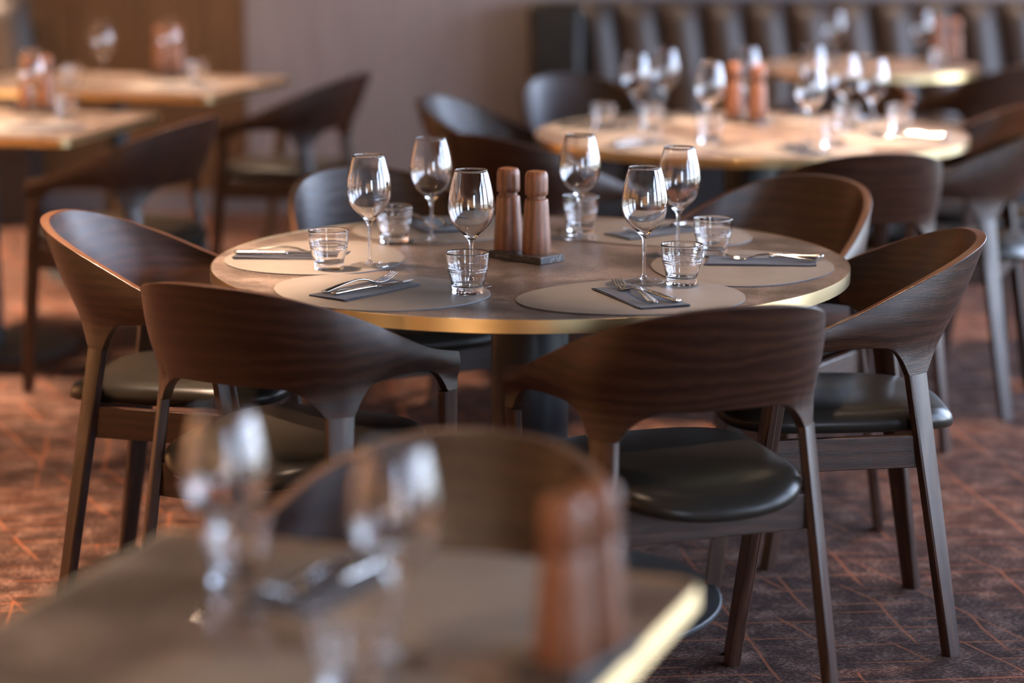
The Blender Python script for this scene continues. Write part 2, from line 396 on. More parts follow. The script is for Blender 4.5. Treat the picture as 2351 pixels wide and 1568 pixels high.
mb.box(((XL + FX0) / 2, YB - .05, CEIL / 2), (FX0 - XL, .1, CEIL)); mb.box(((XR + FX1) / 2, YB - .05, CEIL / 2), (XR - FX1, .1, CEIL))
mb.box(((FX0 + FX1) / 2, YB - .05, .03), (FX1 - FX0, .1, .06)); mb.box(((FX0 + FX1) / 2, YB - .05, 2.9), (FX1 - FX0, .1, .10)); struct(mb, 'wall_front', M['darkwall'], smooth=0)
mb = MB()
for xx in (FX0 + .025, (FX0 + FX1) / 2, FX1 - .025): mb.box((xx, YB - .05, 1.455), (.05, .06, 2.79))
struct(mb, 'window_9', M['white'], smooth=0)
pl = bpy.data.lights.new('window_portal', 'AREA'); pl.shape = 'RECTANGLE'; pl.size = FX1 - FX0; pl.size_y = 2.79; pl.cycles.is_portal = True
po = bpy.data.objects.new('window_portal', pl); col.objects.link(po); po.location = ((FX0 + FX1) / 2, YB - .12, 1.455); po.rotation_euler = (R(90), 0, 0)

# window wall on the right: openings with mullioned frames
WIN = [(1.3, 2.7), (3.1, 4.7), (5.0, 6.6), (6.9, 8.5), (8.8, 10.4)]
Z0, Z1 = .20, 2.40
mb = MB(); ys = YB
for a, b_ in WIN:
    mb.box((XR + .08, (ys + a) / 2, CEIL / 2), (.16, a - ys, CEIL)); ys = b_
    mb.box((XR + .08, (a + b_) / 2, Z0 / 2), (.16, b_ - a, Z0)); mb.box((XR + .08, (a + b_) / 2, (Z1 + CEIL) / 2), (.16, b_ - a, CEIL - Z1))
mb.box((XR + .08, (ys + YF) / 2, CEIL / 2), (.16, YF - ys, CEIL))
struct(mb, 'wall_right', M['winwall'], smooth=0)
for i, (a, b_) in enumerate(WIN):
    mb = MB(); f = .05
    mb.box((XR + .08, a + f / 2, (Z0 + Z1) / 2), (.07, f, Z1 - Z0)); mb.box((XR + .08, b_ - f / 2, (Z0 + Z1) / 2), (.07, f, Z1 - Z0))
    mb.box((XR + .08, (a + b_) / 2, Z0 + f / 2), (.07, b_ - a, f)); mb.box((XR + .08, (a + b_) / 2, Z1 - f / 2), (.07, b_ - a, f))
    for t in (.25, .5, .75): mb.box((XR + .08, a + (b_ - a) * t, (Z0 + Z1) / 2), (.05, .035, Z1 - Z0))
    mb.box((XR + .08, (a + b_) / 2, 1.95), (.05, b_ - a, .035))
    struct(mb, 'window_%d' % (i + 1), M['white'], smooth=0)
    pl = bpy.data.lights.new('window_portal', 'AREA'); pl.shape = 'RECTANGLE'; pl.size = Z1 - Z0; pl.size_y = b_ - a
    pl.cycles.is_portal = True
    po = bpy.data.objects.new('window_portal', pl); col.objects.link(po); po.location = (XR + .15, (a + b_) / 2, (Z0 + Z1) / 2); po.rotation_euler = (0, R(90), 0)

# recessed downlight trims, also at the added wash and fill spots
ml = bpy.data.materials.new('lamp_lens'); ml.use_nodes = True; nn = ml.node_tree; nn.nodes.clear()
lo_ = nn.nodes.new('ShaderNodeOutputMaterial'); le = nn.nodes.new('ShaderNodeEmission'); le.inputs[0].default_value = (1, .72, .48, 1); le.inputs[1].default_value = 110
nn.links.new(le.outputs[0], lo_.inputs[0])
def make_downlight():
    t = empty('ceiling_downlight')
    mb = MB(); mb.lathe([(.062, 0), (.062, -.006), (.050, -.008), (.048, 0), (.062, 0)], 24); mb.build('trim', M['black'], t)
    mb = MB(); mb.lathe([(0, -.0035), (.040, -.0035), (.040, -.001), (0, -.001)], 24); mb.build('lens', ml, t)
    return t
for i, (x, y, p, c) in enumerate(SPOTS):
    tag(place('down', make_downlight, (x, y, CEIL), 0, None, None, 'recessed ceiling spotlights'), kind='structure')

# ------------------------------------------------------------------ chair
KEY_B = [(0, -.215, .634), (.080, -.209, .634), (.148, -.186, .633), (.204, -.142, .634), (.239, -.080, .637), (.258, -.010, .640), (.268, .070, .632), (.277, .170, .606)]
KEY_T = [(0, -.305, .835), (.090, -.291, .830), (.160, -.248, .814), (.210, -.182, .788), (.243, -.100, .753), (.266, -.012, .712), (.277, .070, .680), (.279, .172, .656)]
def ease(a, a0, a1, p=2.4):
    if a <= a0: return 1.0
    if a >= a1: return 0.0
    return (1 - (a - a0) / (a1 - a0)) ** p
def make_chair():
    t = empty('dining_chair')
    # --- backrest shell
    nb = 14; Bh = catmull(KEY_B, nb, True); Th = catmull(KEY_T, nb, True); n = len(Bh)
    S = [0]
    for i in range(1, n): S.append(S[-1] + math.hypot(Bh[i][0] - Bh[i - 1][0], Bh[i][1] - Bh[i - 1][1]))
    sj = min(range(n), key=lambda i: abs(Bh[i][1] + .143)); sj = S[sj]
    nV = 9; th = .017
    half = []
    for i in range(n):
        b_, tp = Vector(Bh[i]), Vector(Th[i])
        th = .0215 - .007 * (S[i] / S[-1])
        d = (ease(S[i] - sj, .027, .088, 2.4) if S[i] > sj else ease(sj - S[i], .027, .130, 2.6)) * .060
        dfront = ease(S[-1] - S[i], .034, .095, 2.6) * .034
        z0 = b_.z - d - dfront
        i0, i1 = max(0, i - 1), min(n - 1, i + 1)
        tg = Vector((Bh[i1][0] - Bh[i0][0], Bh[i1][1] - Bh[i0][1], 0)).normalized(); nrm = Vector((tg.y, -tg.x, 0))  # outward on right side
        tg2 = Vector((Th[i1][0] - Th[i0][0], Th[i1][1] - Th[i0][1], 0)).normalized(); nrm2 = Vector((tg2.y, -tg2.x, 0))
        if i == 0: nrm = nrm2 = Vector((0, -1, 0))
        cols = []
        for k in range(nV):
            v = k / (nV - 1); z = z0 + (tp.z - z0) * v
            f = (z - b_.z) / (tp.z - b_.z)
            if f >= 0:
                p = b_.lerp(tp, f) + nrm * (.006 * math.sin(PI * f))
            else:
                p = Vector((b_.x, b_.y, z)) + Vector((.004, -.010, 0)) * (f * -1) * .3
            p.z = z
            q = p - nrm.lerp(nrm2, max(f, 0)) * th
            cols.append((p, q))
        half.append((S[i], cols))
    full = [(-s, [(Vector((-p.x, p.y, p.z)), Vector((-q.x, q.y, q.z))) for p, q in c]) for s, c in reversed(half[1:])] + half
    mb = MB(); NN = len(full)
    for side in (0, 1):
        vs = []; uv = []
        for s, c in full:
            for k in range(nV): vs.append(c[k][side]); uv.append((s + side * 3, c[k][side].z))
        fs = []
        for i in range(NN - 1):
            for k in range(nV - 1):
                a = i * nV + k; fs.append((a, a + nV, a + nV + 1, a + 1))
        mb.add(vs, fs, uv)
    for k in (0, nV - 1):   # rims, the top one paler, with warm lamp light put into its colour
        vs = []; uv = []
        for s, c in full: vs += [c[k][0], c[k][1]]; uv += [(s, 5.0), (s, 5.0 + th)]
        mb.add(vs, [(2 * i, 2 * i + 1, 2 * i + 3, 2 * i + 2) for i in range(NN - 1)], uv, 1 if k else 0)
    for e_ in (0, NN - 1):
        c = full[e_][1]; vs = []; uv = []
        for k in range(nV): vs += [c[k][0], c[k][1]]; uv += [(k * .006, 6), (k * .006, 6 + th)]
        mb.add(vs, [(2 * k, 2 * k + 1, 2 * k + 3, 2 * k + 2) for k in range(nV - 1)], uv)
    mb.build('backrest', [M['wood'], M['rim']], t, smooth=50, bevel=.0015)
    # --- legs
    def leg(sx, top, foot, wt, wf, dt, df, ang, mid=None):
        mb = MB(); rings = []
        ax = Vector((sx * math.sin(ang), math.cos(ang), 0)); bx = Vector((math.cos(ang), -sx * math.sin(ang), 0))
        for kk in range(7):
            u = kk / 6; c = Vector(top).lerp(Vector(foot), u)
            wd = (wt * (1 - u) + wf * u) / 2; dp = (dt * (1 - u) + df * u) / 2
            if mid: wd += mid * (max(0, 1 - u * 5)) / 2
            r = []
            for (i, j) in ((-1, -.7), (-.85, -1), (.85, -1), (1, -.7), (1, .7), (.85, 1), (-.85, 1), (-1, .7)):
                p = c + ax * wd * i + bx * dp * j; p.z = c.z; r.append(p)
            rings.append(r)
        if sx < 0: pass
        mb.loft(rings); mb.build('leg', M['wood'], t, smooth=40)
    def joint(s0):      # middle of the shell's lower edge at arc length s0, with the angle of its wide direction
        i = min(range(n), key=lambda k: abs(S[k] - s0)); p, q = half[i][1][0]
        i0, i1 = max(0, i - 2), min(n - 1, i + 2); d = half[i1][1][0][0] - half[i0][1][0][0]
        c = (p + q) / 2; return c, math.atan2(d.x, d.y), (p - q).length
    cj, aj, tj = joint(sj); ce, ae, te = joint(S[-1] - .0215)
    for sx in (1, -1):
        leg(sx, (sx * cj.x, cj.y, cj.z + .004), (sx * .231, -.223, 0), .054, .036, tj + .0012, .024, aj)
        leg(sx, (sx * ce.x, ce.y, ce.z + .004), (sx * .2236, .222, 0), .045, .034, te + .0012, .025, ae)
    # --- seat frame rails
    mb = MB(); zr = .4215
    def rail(p, q, h=.067, tk=.022):
        p, q = Vector(p), Vector(q); d = q - p; mb.box(((p + q) / 2)[:2] + (zr,), (d.length, tk, h), math.atan2(d.y, d.x), uvalong=0)
    u = 1 - zr / cj.z; rp = (cj.x + (.231 - cj.x) * u, cj.y + (-.223 - cj.y) * u)
    u = 1 - zr / ce.z; fp = (ce.x + (.2236 - ce.x) * u, ce.y + (.222 - ce.y) * u)
    for sx in (1, -1): rail((sx * (rp[0] - .002), rp[1] + .004, 0), (sx * (fp[0] - .002), fp[1] - .004, 0), tk=.018)
    rail((-rp[0] + .006, rp[1] + .002, 0), (rp[0] - .006, rp[1] + .002, 0)); rail((-fp[0] + .006, fp[1] - .002, 0), (fp[0] - .006, fp[1] - .002, 0))
    mb.build('seat_frame', M['wood'], t, smooth=0, bevel=.002)
    # --- seat cushion
    mb = MB(); NP = 56
    def outline(sc, z):
        r = []
        for k in range(NP):
            a = 2 * PI * k / NP; c, s = math.cos(a), math.sin(a); e_ = 2 / 3.5
            x = math.copysign(abs(c) ** e_, c); y = math.copysign(abs(s) ** e_, s)
            hw = .211 + .018 * y; kk = 1 - sc / .225; back = max(0, -y) ** 2 * max(0, 1 - (x / .95) ** 2)   # the cushion rolls down at the back
            r.append((hw * kk * x, .008 + .243 * kk * y - .012 * back * kk, z - .024 * back * kk ** 3))
        return r
    rings = [outline(.012, .456), outline(.003, .462), outline(0, .472), outline(.003, .483), outline(.010, .492), outline(.022, .499), outline(.045, .5035), outline(.085, .507), outline(.14, .509), outline(.19, .5095), outline(.215, .5096)]
    mb.loft(rings)
    mb.build('seat', M['leather'], t, smooth=60)
    return t
CH = 'dark wooden dining chairs with curved backrests'
def chair(x, y, r, label, group): place('chair', make_chair, (x, y, 0), R(r), label, 'chair', group)
g1, g2, g3 = 'chairs around the main round table', 'chairs around the round table behind', 'chairs at the square tables on the left'
chair(-.4293, 4.5356, -27.5, 'brown wooden chair with its back to us, front left of main table', g1)
chair(.3038, 4.336, 19.2, 'brown wooden chair, back to us above a clear black seat, front right of main table', g1)
chair(.6685, 4.908, 90.7, 'wooden chair seen side-on at the right end of the main table', g1)
chair(-.710, 5.145, -98, 'wooden chair at the left end of the main table, pale light inside its back', g1)
chair(.565, 5.60, 138, 'chair with golden inner back facing us, behind right of main table', g1)
chair(-.275, 5.74, -153, 'chair with bluish inner back facing us, behind left of main table', g1)
chair(-.126, 2.86, 160.7, 'blurred wooden chair pushed under the nearest table, facing us', 'chair at the nearest table')
chair(.08, 6.95, -42, 'dark chair back just behind the wooden mills, front left of second round table', g2)
chair(-.01, 7.76, -108, 'blurred chair against grey wall, left side of second round table', g2)
chair(.29, 8.45, -159, 'reddish chair facing us in front of the banquette, behind second round table', g2)
chair(.91, 6.56, 13, 'blurred brown chair with its back to us, front right of second round table', g2)
chair(1.30, 7.08, 70, 'blurred chair at right picture edge, its armrest pointing at second round table', g2)
chair(1.50, 7.66, 104, 'blurred chair cut by right edge, beyond the second round table rim', g2)
chair(1.10, 8.24, 146, 'olive-lit chair back behind glasses, far side of second round table', g2)
chair(1.86, 9.45, 35, 'dark chair back in front of the small far round table', 'chair at the far round table')
chair(-.82, 8.85, 72, 'blurred reddish chair in front of grey wall, right of far left table', g3)
chair(-1.19, 7.30, 70, 'dark blurred chair at right side of the nearer left table', g3)
chair(-1.72, 6.45, 4, 'chair cut off by left picture edge, only a leg in view', g3)

# ------------------------------------------------------------------ tables
TH = .75
def brass_band(outer, inner, t):
    mb = MB(); n = len(outer)
    zt, zb = TH + .0004, TH - .0256
    vs = []; uv = []; L = 0
    for i in range(n + 1):
        p, q = outer[i % n], inner[i % n]
        if i: L += math.dist(p, outer[i - 1])
        vs += [(p[0], p[1], zb), (p[0], p[1], zt), (q[0], q[1], zt), (q[0], q[1], zb)]; uv += [(L, 0), (L, .026), (L, .03), (L, .056)]
    fs = []
    for i in range(n):
        for k in range(4):
            a, b_ = i * 4 + k, i * 4 + (k + 1) % 4; fs.append((a, b_, b_ + 4, a + 4))
    mb.add(vs, fs, uv); mb.build('edge_band', M['brass'], t, smooth=30)
def table(name, x, y, rz, outline, label, cat, group=None, base_r=.385, col_r=.083):
    t = empty(name, (x, y, 0), rz); tag(t, label, cat, group)
    inner = [(p[0] * (1 - .0022 / math.hypot(*p)), p[1] * (1 - .0022 / math.hypot(*p))) for p in outline]
    mb = MB(); mb.loft([[(p[0], p[1], TH - .025) for p in inner], [(p[0], p[1], TH) for p in inner]])
    mb.build('tabletop', M['stone'], t, smooth=30)
    brass_band(outline, inner, t)
    mb = MB(); mb.lathe([(0, .005), (col_r, .005), (col_r, TH - .026), (0, TH - .026)], 48); mb.build('column', M['black'], t, smooth=40)
    mb = MB(); mb.lathe([(0, 0), (base_r - .003, 0), (base_r, .004), (base_r, .010), (base_r - .004, .013), (col_r, .017), (0, .017)], 72); mb.build('base_plate', M['dimple'], t, smooth=30)
    return t
def circ(r, n=128): return [(r * math.cos(2 * PI * i / n), r * math.sin(2 * PI * i / n)) for i in range(n)]
def rrect(w_, d_, rad, n=8):
    o = []
    for cx, cy_, a0 in ((w_ / 2 - rad, d_ / 2 - rad, 0), (-w_ / 2 + rad, d_ / 2 - rad, 90), (-w_ / 2 + rad, -d_ / 2 + rad, 180), (w_ / 2 - rad, -d_ / 2 + rad, 270)):
        for i in range(n + 1): a = R(a0 + 90 * i / n); o.append((cx + rad * math.cos(a), cy_ + rad * math.sin(a)))
    return o
TX, TY = .0382, 5.0514
T2 = (.748, 7.52); T3 = (1.47, 10.05)
table('round_table', TX, TY, R(200), circ(.6758), 'large round brown table with brass edge in sharp focus', 'table', base_r=.42)
table('round_table', T2[0], T2[1], 0, circ(.6758), 'blurred round brass-edged table behind, in front of the banquette', 'table')
table('round_table', T3[0], T3[1], 0, circ(.47), 'small far round table beside the fluted banquette', 'table', base_r=.28, col_r=.05)
def sq(corner, dirang, w_, d_):   # front-right corner and direction of the right edge
    a = R(dirang); u = Vector((math.cos(a), math.sin(a))); l = Vector((-u.y, u.x))
    c = Vector(corner) + u * d_ / 2 + l * w_ / 2; return c.x, c.y, a - R(90)
x, y, a = sq((.223 - .33 * .70, 2.72 - .94 * .70), 70.6, .70, .70); FGT = (x, y, a)
table('square_table', x, y, a, rrect(.70, .70, .02), 'blurred nearest table with rounded brass corner at bottom', 'table', base_r=.29, col_r=.05)
x, y, a = sq((-1.37, 7.35), 77.6, .95, .84)
table('square_table', x, y, a, rrect(.95, .84, .03), 'blurred brass-edged square table at left edge, nearer of two', 'table', base_r=.29, col_r=.05)
x, y, a = sq((-1.10, 8.76), 73.7, 1.15, .80)
table('square_table', x, y, a, rrect(1.15, .80, .03), 'blurred brass-edged square table at upper left against wood wall', 'table', base_r=.29, col_r=.05)

# ------------------------------------------------------------------ table settings
def make_mat():
    n = 96; out = []
    for i in range(n):
        a = 2 * PI * i / n
        r = 1 + .035 * math.cos(3 * a + .5) + .012 * math.cos(2 * a)
        out.append((.226 * r * math.cos(a) * (1), .193 * r * math.sin(a)))
    mb = MB(); z = .0022
    inn = [(p[0] * .992, p[1] * .992) for p in out]
    mb.loft([[(p[0], p[1], 0) for p in out], [(p[0], p[1], z * .8) for p in out]], cap=False, mi=1)
    mb.loft([[(p[0], p[1], z * .8) for p in out], [(p[0], p[1], z) for p in inn]], cap=False, mi=0)
    mb.add([(p[0], p[1], z) for p in inn], [tuple(range(n))], None, 0)
    return mb.build('placemat', [M['mat'], M['matedge']], smooth=60)
def make_wine():
    t = empty('wine_glass')
    # stem + foot solid glass; bowl thin double wall
    prof = [(.0052, .0885), (.0085, .0935), (.0170, .1040), (.0275, .1135), (.0385, .1260), (.0448, .1430), (.0466, .1600), (.0454, .1770), (.0420, .1960), (.0372, .2160), (.0328, .2315)]
    bowl_o = catmull(prof, 5)
    bowl_i = catmull([(.0318, .2315), (.0362, .2160), (.0410, .1960), (.0444, .1770), (.0456, .1600), (.0438, .1440), (.0374, .1275), (.0262, .1150), (.0150, .1060), (.0055, .0985), (0.0, .0975)], 5)
    mb = MB(); mb.lathe([(0, .0885)] + [tuple(p) for p in bowl_o] + [(.0323, .2320)] + [tuple(p) for p in bowl_i], 48)
    mb.lathe([(.0323 + .00075 * math.cos(a_), .2322 + .00075 * math.sin(a_)) for a_ in [2 * PI * k / 8 for k in range(9)]], 48, 1); mb.build('bowl', [M['crystal'], M['glass']], t, smooth=180)
    st = catmull([(.0078, .0936), (.0050, .0885), (.0040, .0810), (.0036, .065), (.0034, .050), (.0036, .022), (.0048, .012), (.0085, .0065)], 4)
    mb = MB(); mb.lathe([(0, .0950)] + [tuple(p) for p in st] + [(0, .0060)], 24); mb.build('stem', M['glass'], t, smooth=180)
    mb = MB(); mb.lathe([(0, .0056)] + [(.0085, .0058), (.020, .0034), (.034, .0022), (.0405, .0018), (.0418, .0010), (.0410, .0002), (.034, 0), (.012, .0008), (0, .0014)], 48); mb.build('foot', M['thin'], t, smooth=180)
    return t
def make_tumbler():
    t = empty('tumbler_glass')
    o_ = catmull([(.0300, .0000), (.0308, .0040), (.0310, .0110), (.0326, .020), (.0358, .032), (.0382, .0425), (.0392, .0440), (.0388, .0462), (.0396, .0485), (.0390, .0505), (.0408, .0530), (.0414, .0600), (.0420, .0720), (.0425, .0805)], 4)
    i_ = catmull([(.0404, .0805), (.0398, .066), (.0388, .054), (.0365, .046), (.0332, .034), (.0296, .022), (.0240, .0140), (0.0, .0125)], 4)
    mb = MB(); mb.lathe([(0, .0025), (.018, .0020), (.0275, .0002)] + [tuple(p) for p in o_] + [(.0415, .0814)] + [tuple(p) for p in i_], 56); mb.build('wall', M['crystal'], t, smooth=70)
    return t
def make_napkin():
    mb = MB(); nx, ny = 16, 8; L_, W_ = .228, .098
    def layer(z0, dx, dy, tk, sk, wv):
        for s_ in (0, 1):
            vs = []; 
            for i in range(nx + 1):
                for j in range(ny + 1):
                    u, v = i / nx, j / ny
                    x = (u - .5) * L_ + dx + sk * (v - .5); y = (v - .5) * W_ + dy
                    z = z0 + s_ * tk + wv * math.sin(u * 5 + v * 3) * .0005 + (.0010 * (u - .5) ** 2 * 4 * s_)
                    vs.append((x, y, z))
            mb.add(vs, [(i * (ny + 1) + j, (i + 1) * (ny + 1) + j, (i + 1) * (ny + 1) + j + 1, i * (ny + 1) + j + 1) for i in range(nx) for j in range(ny)], [(p[0], p[1]) for p in vs])
        # side walls
        def P(i, j, s_): 
            u, v = i / nx, j / ny
            return ((u - .5) * L_ + dx + sk * (v - .5), (v - .5) * W_ + dy, z0 + s_ * tk + wv * math.sin(u * 5 + v * 3) * .0005 + (.0010 * (u - .5) ** 2 * 4 * s_))
        loop = [(i, 0) for i in range(nx)] + [(nx, j) for j in range(ny)] + [(i, ny) for i in range(nx, 0, -1)] + [(0, j) for j in range(ny, 0, -1)]
        for k in range(len(loop)):
            a, b_ = loop[k], loop[(k + 1) % len(loop)]
            mb.add([P(*a, 0), P(*b_, 0), P(*b_, 1), P(*a, 1)], [(0, 1, 2, 3)], [(0, 0)] * 4)
    layer(0.0002, .001, .003, .0007, .004, 0); layer(.0011, -.002, -.002, .0007, .014, 1); layer(.0022, .002, .001, .0008, .008, 2)
    return mb.build('napkin', M['napkin'], smooth=40)
def sweep(mb, pts):   # pts: x, y, z, halfwidth, halfthick ; runs along +x
    rings = []
    for (x, y, z, w_, h) in pts:
        rings.append([(x, y + w_ * math.cos(a), z + h * math.sin(a)) for a in [2 * PI * k / 10 for k in range(10)]])
    mb.loft(rings)
def make_fork():
    mb = MB()   # handle end at x=-.1, tines towards +x
    cl = catmull([(-.103, 0, .0030, .0040, .0014), (-.098, 0, .0032, .0088, .0021), (-.080, 0, .0060, .0086, .0022), (-.045, 0, .0110, .0060, .0020), (-.010, 0, .0138, .0036, .0021), (.018, 0, .0110, .0030, .0022), (.034, 0, .0058, .0050, .0018), (.044, 0, .0034, .0100, .0013), (.056, 0, .0030, .0120, .0011), (.060, 0, .0032, .0119, .0010)], 4)
    sweep(mb, cl)
    for k in range(4):
        y = (k - 1.5) * .0064; 
        tn = catmull([(.058, y, .0031, .0022, .0010), (.072, y, .0052, .0018, .0010), (.088, y * .98, .0105, .0014, .0009), (.101, y * .95, .0170, .0007, .0006)], 4); sweep(mb, tn)
    return mb.build('fork', M['steel'], smooth=180, weld=False)
def make_knife():
    t = empty('table_knife')
    mb = MB(); sweep(mb, catmull([(-.117, 0, .0050, .0030, .0020), (-.112, 0, .0050, .0088, .0042), (-.090, 0, .0052, .0086, .0044), (-.050, 0, .0054, .0070, .0038), (-.012, 0, .0052, .0058, .0034), (-.006, 0, .0050, .0066, .0040), (-.001, 0, .0048, .0058, .0030)], 4)); mb.build('handle', M['steel'], t, smooth=180)
    mb = MB(); rings = []
    for x, yl, yr, h in [(-.003, -.0045, .0045, .0014), (.006, -.0085, .0060, .0011), (.040, -.0100, .0062, .0009), (.075, -.0095, .0062, .0008), (.098, -.0060, .0058, .0007), (.110, .0000, .0045, .0004)]:
        rings.append([(x, yl, .0042), (x, (yl + yr) / 2, .0042 - h), (x, yr, .0042 - h), (x, yr, .0042 + h), (x, (yl + yr) / 2, .0042 + h)])
    mb.loft(rings); mb.build('blade', M['steel'], t, smooth=30)
    return t
def make_mill():
    t = empty('wooden_mill')
    mb = MB(); mb.lathe([(0, 0), (.0305, 0), (.0312, .002), (.0300, .040), (.0270, .085), (.0250, .112), (.0243, .1155), (.0232, .1168), (0, .1168)], 40); mb.build('body', M['mill'], t, smooth=40)
    mb = MB(); mb.lathe([(0, .1160), (.0195, .1160), (.0195, .1250), (0, .1250)], 32); mb.build('neck', M['mill'], t, smooth=40)
    mb = MB(); mb.lathe([(0, .1245), (.0228, .1245), (.0243, .1262), (.0248, .135), (.0246, .160), (.0236, .1690), (.0205, .1748), (.0110, .1768), (.0100, .1758), (0, .1755)], 40); mb.build('cap', M['mill'], t, smooth=50)
    for o in t.children:   # vertical grain: lathe u runs up
        pass
    return t
def make_tray():
    mb = MB(); mb.box((0, 0, .0075), (.152, .074, .015)); return mb.build('mill_tray', M['slate'], smooth=0, bevel=.0012)

ZT = TH + .0006; ZM = ZT + .0024
def setting(th_deg, c, r_mat, mat_rot, napk, napk_rot, fk, kn, names, grp, fflip=False):
    pass
G = 'place settings on the main round table'
def put(kind, mk, x, y, z, rz, label, cat, group): return place(kind, mk, (x, y, z), R(rz), label, cat, group)
# main table: placemat centre, angle of seat from table centre
main = [  # name, seat angle, mat centre, napkin centre, napkin angle, wine, tumbler
    ('left end', 178, (-.418, 5.092), (-.475, 5.105), 178, (-.298, 4.981), (-.381, 4.940)),
    ('front left', 232, (-.262, 4.672), (-.29, 4.675), 233, (-.081, 4.735), (-.087, 4.650)),
    ('front right', -68, (.238, 4.612), (.249, 4.592), -69, (.266, 4.780), (.340, 4.752)),
    ('right end', -8, (.478, 4.965), (.527, 5.020), -3, (.358, 5.125), (.431, 5.110)),
    ('back right', 53, (.330, 5.440), (.325, 5.437), 40, (.152, 5.36), (.158, 5.47)),
    ('back left', 112, (-.150, 5.505), (-.185, 5.545), 110, (-.179, 5.300), (-.262, 5.300)),
]
wl = {'left end': 'wine glass standing right of the beige left-hand placemat tumbler', 'front left': 'wine glass rising behind the front left tumbler, next to the mills',
      'front right': 'foremost right wine glass, whole stem visible beside a tumbler', 'right end': 'wine glass partly behind the foremost right wine glass',
      'back right': 'wine glass with a tumbler behind its stem, right of the mills', 'back left': 'slightly blurred wine glass behind, left of the mills'}
tl = {'left end': 'ridged water tumbler in front of cutlery on left end placemat', 'front left': 'ridged water tumbler with a wine glass stem seen through it',
      'front right': 'ridged water tumbler right of the foremost wine glass', 'right end': 'ridged water tumbler at tip of right end cutlery',
      'back right': 'ridged water tumbler seen behind a wine stem, back of main table', 'back left': 'blurred ridged tumbler between two wine glasses, back left of main table'}
for nm, th, mc, nc, na, wg, tb in main:
    put('mat', make_mat, mc[0], mc[1], ZT, th + 90 + 180, 'taupe leather placemat at the %s of the main table' % nm, 'placemat', 'placemats on the main table')
    put('napkin', make_napkin, nc[0], nc[1], ZM, na, 'folded dark napkin under cutlery, %s of main table' % nm, 'napkin', 'napkins on the main table')
    put('wine', make_wine, wg[0], wg[1], ZM, random.uniform(0, 360), wl[nm], 'wine glass', 'wine glasses on the main table')
    put('tum', make_tumbler, tb[0], tb[1], ZM, random.uniform(0, 360), tl[nm], 'tumbler', 'tumblers on the main table')
ZN = ZM + .0042
def cutlery(nc, ang, foff, fa, koff, ka, nm):
    a = R(ang); u = Vector((math.cos(a), math.sin(a))); v = Vector((-u.y, u.x))
    for kind, mk, off, da, lab in (('fork', make_fork, foff, fa, 'steel fork'), ('knife', make_knife, koff, ka, 'steel table knife')):
        p = Vector(nc) + u * off[0] + v * off[1]
        # handles point away from the table centre
        put(kind, mk, p.x, p.y, ZN, ang + 180 + da, '%s lying on the %s napkin of the main table' % (lab, nm), kind, kind + 's on the main table')
cutlery((-.475, 5.105), 178, (.010, -.012), 5, (.004, .016), -2, 'left end')
cutlery((-.29, 4.675), 233, (-.014, -.026), -3, (-.016, .014), -5, 'front left')
cutlery((.249, 4.592), -69, (-.012, -.006), -2, (-.016, .026), 4, 'front right')
cutlery((.527, 5.020), -3, (.012, .000), -7, (.016, .030), 1, 'right end')
cutlery((.325, 5.437), 40, (.0, -.016), -4, (.0, .016), 3, 'back right')
cutlery((-.185, 5.545), 110, (.0, -.016), 4, (.0, .016), -3, 'back left')
# mills on their tray
put('tray', make_tray, .030, 5.075, ZT, -43, 'dark marble tray under the two wooden mills, main table', 'tray', None)
put('mill', make_mill, -.008, 5.115, ZT + .0155, 20, 'taller-looking left wooden mill, centre of main table', 'mill', 'wooden mills on the main table')
put('mill', make_mill, .052, 5.062, ZT + .0155, 140, 'right wooden mill, nearer the tray corner, main table', 'mill', 'wooden mills on the main table')

# second round table
seats2 = [(222, 'front left'), (282, 'front'), (342, 'right'), (42, 'back right'), (102, 'back left'), (162, 'left')]
for th, nm in seats2:
    a = R(th); mx_, my_ = T2[0] + .470 * math.cos(a), T2[1] + .470 * math.sin(a)
    put('mat', make_mat, mx_, my_, ZT, th + 270, 'blurred placemat at the %s of the second round table' % nm, 'placemat', 'placemats on the second round table')
    put('napkin', make_napkin, mx_ + .03 * math.cos(a), my_ + .03 * math.sin(a), ZM, th, 'dark napkin at the %s of the second round table' % nm, 'napkin', 'napkins on the second round table')
    for kind, mk, off in (('fork', make_fork, -.016), ('knife', make_knife, .016)):
        put(kind, mk, mx_ + .03 * math.cos(a) - off * math.sin(a), my_ + .03 * math.sin(a) + off * math.cos(a), ZN, th + 180, 'steel %s at the %s of the second round table' % (kind, nm), kind, kind + 's on the second round table')
wine2 = [(.395, 7.711, 'leftmost of two wine glasses left of the far mills'), (.502, 7.90, 'higher wine glass beside the leftmost one on second table'),
         (.605, 7.362, 'wine glass just left of the second table mills'), (.776, 7.98, 'wine glass rising behind the second table mills'),
         (.898, 7.245, 'foremost wine glass right of the second table mills'), (1.063, 7.70, 'middle wine glass in the right cluster, second table'),
         (1.128, 7.52, 'rightmost wine glass on the second round table'), (1.00, 8.03, 'faint wine glass farthest back in the right cluster, second table')]
for x, y, l in wine2: put('wine', make_wine, x, y, ZM, random.uniform(0, 360), l, 'wine glass', 'wine glasses on the second round table')
tum2 = [(.289, 7.60, 'tumbler nearest the left rim of second round table'), (.440, 7.60, 'tumbler in front of the leftmost wine glasses, second table'),
        (.600, 7.27, 'tumbler in front of the wine glass left of second table mills'), (.96, 7.16, 'tumbler beside the foremost wine glass, second table'),
        (1.06, 7.61, 'tumbler hidden among the right wine cluster, second table'), (1.229, 7.60, 'tumbler standing alone near right rim of second table')]
for x, y, l in tum2: put('tum', make_tumbler, x, y, ZM, 0, l, 'tumbler', 'tumblers on the second round table')
put('tray', make_tray, .765, 7.815, ZT, -50, 'dark tray under mills on the second round table', 'tray', None)
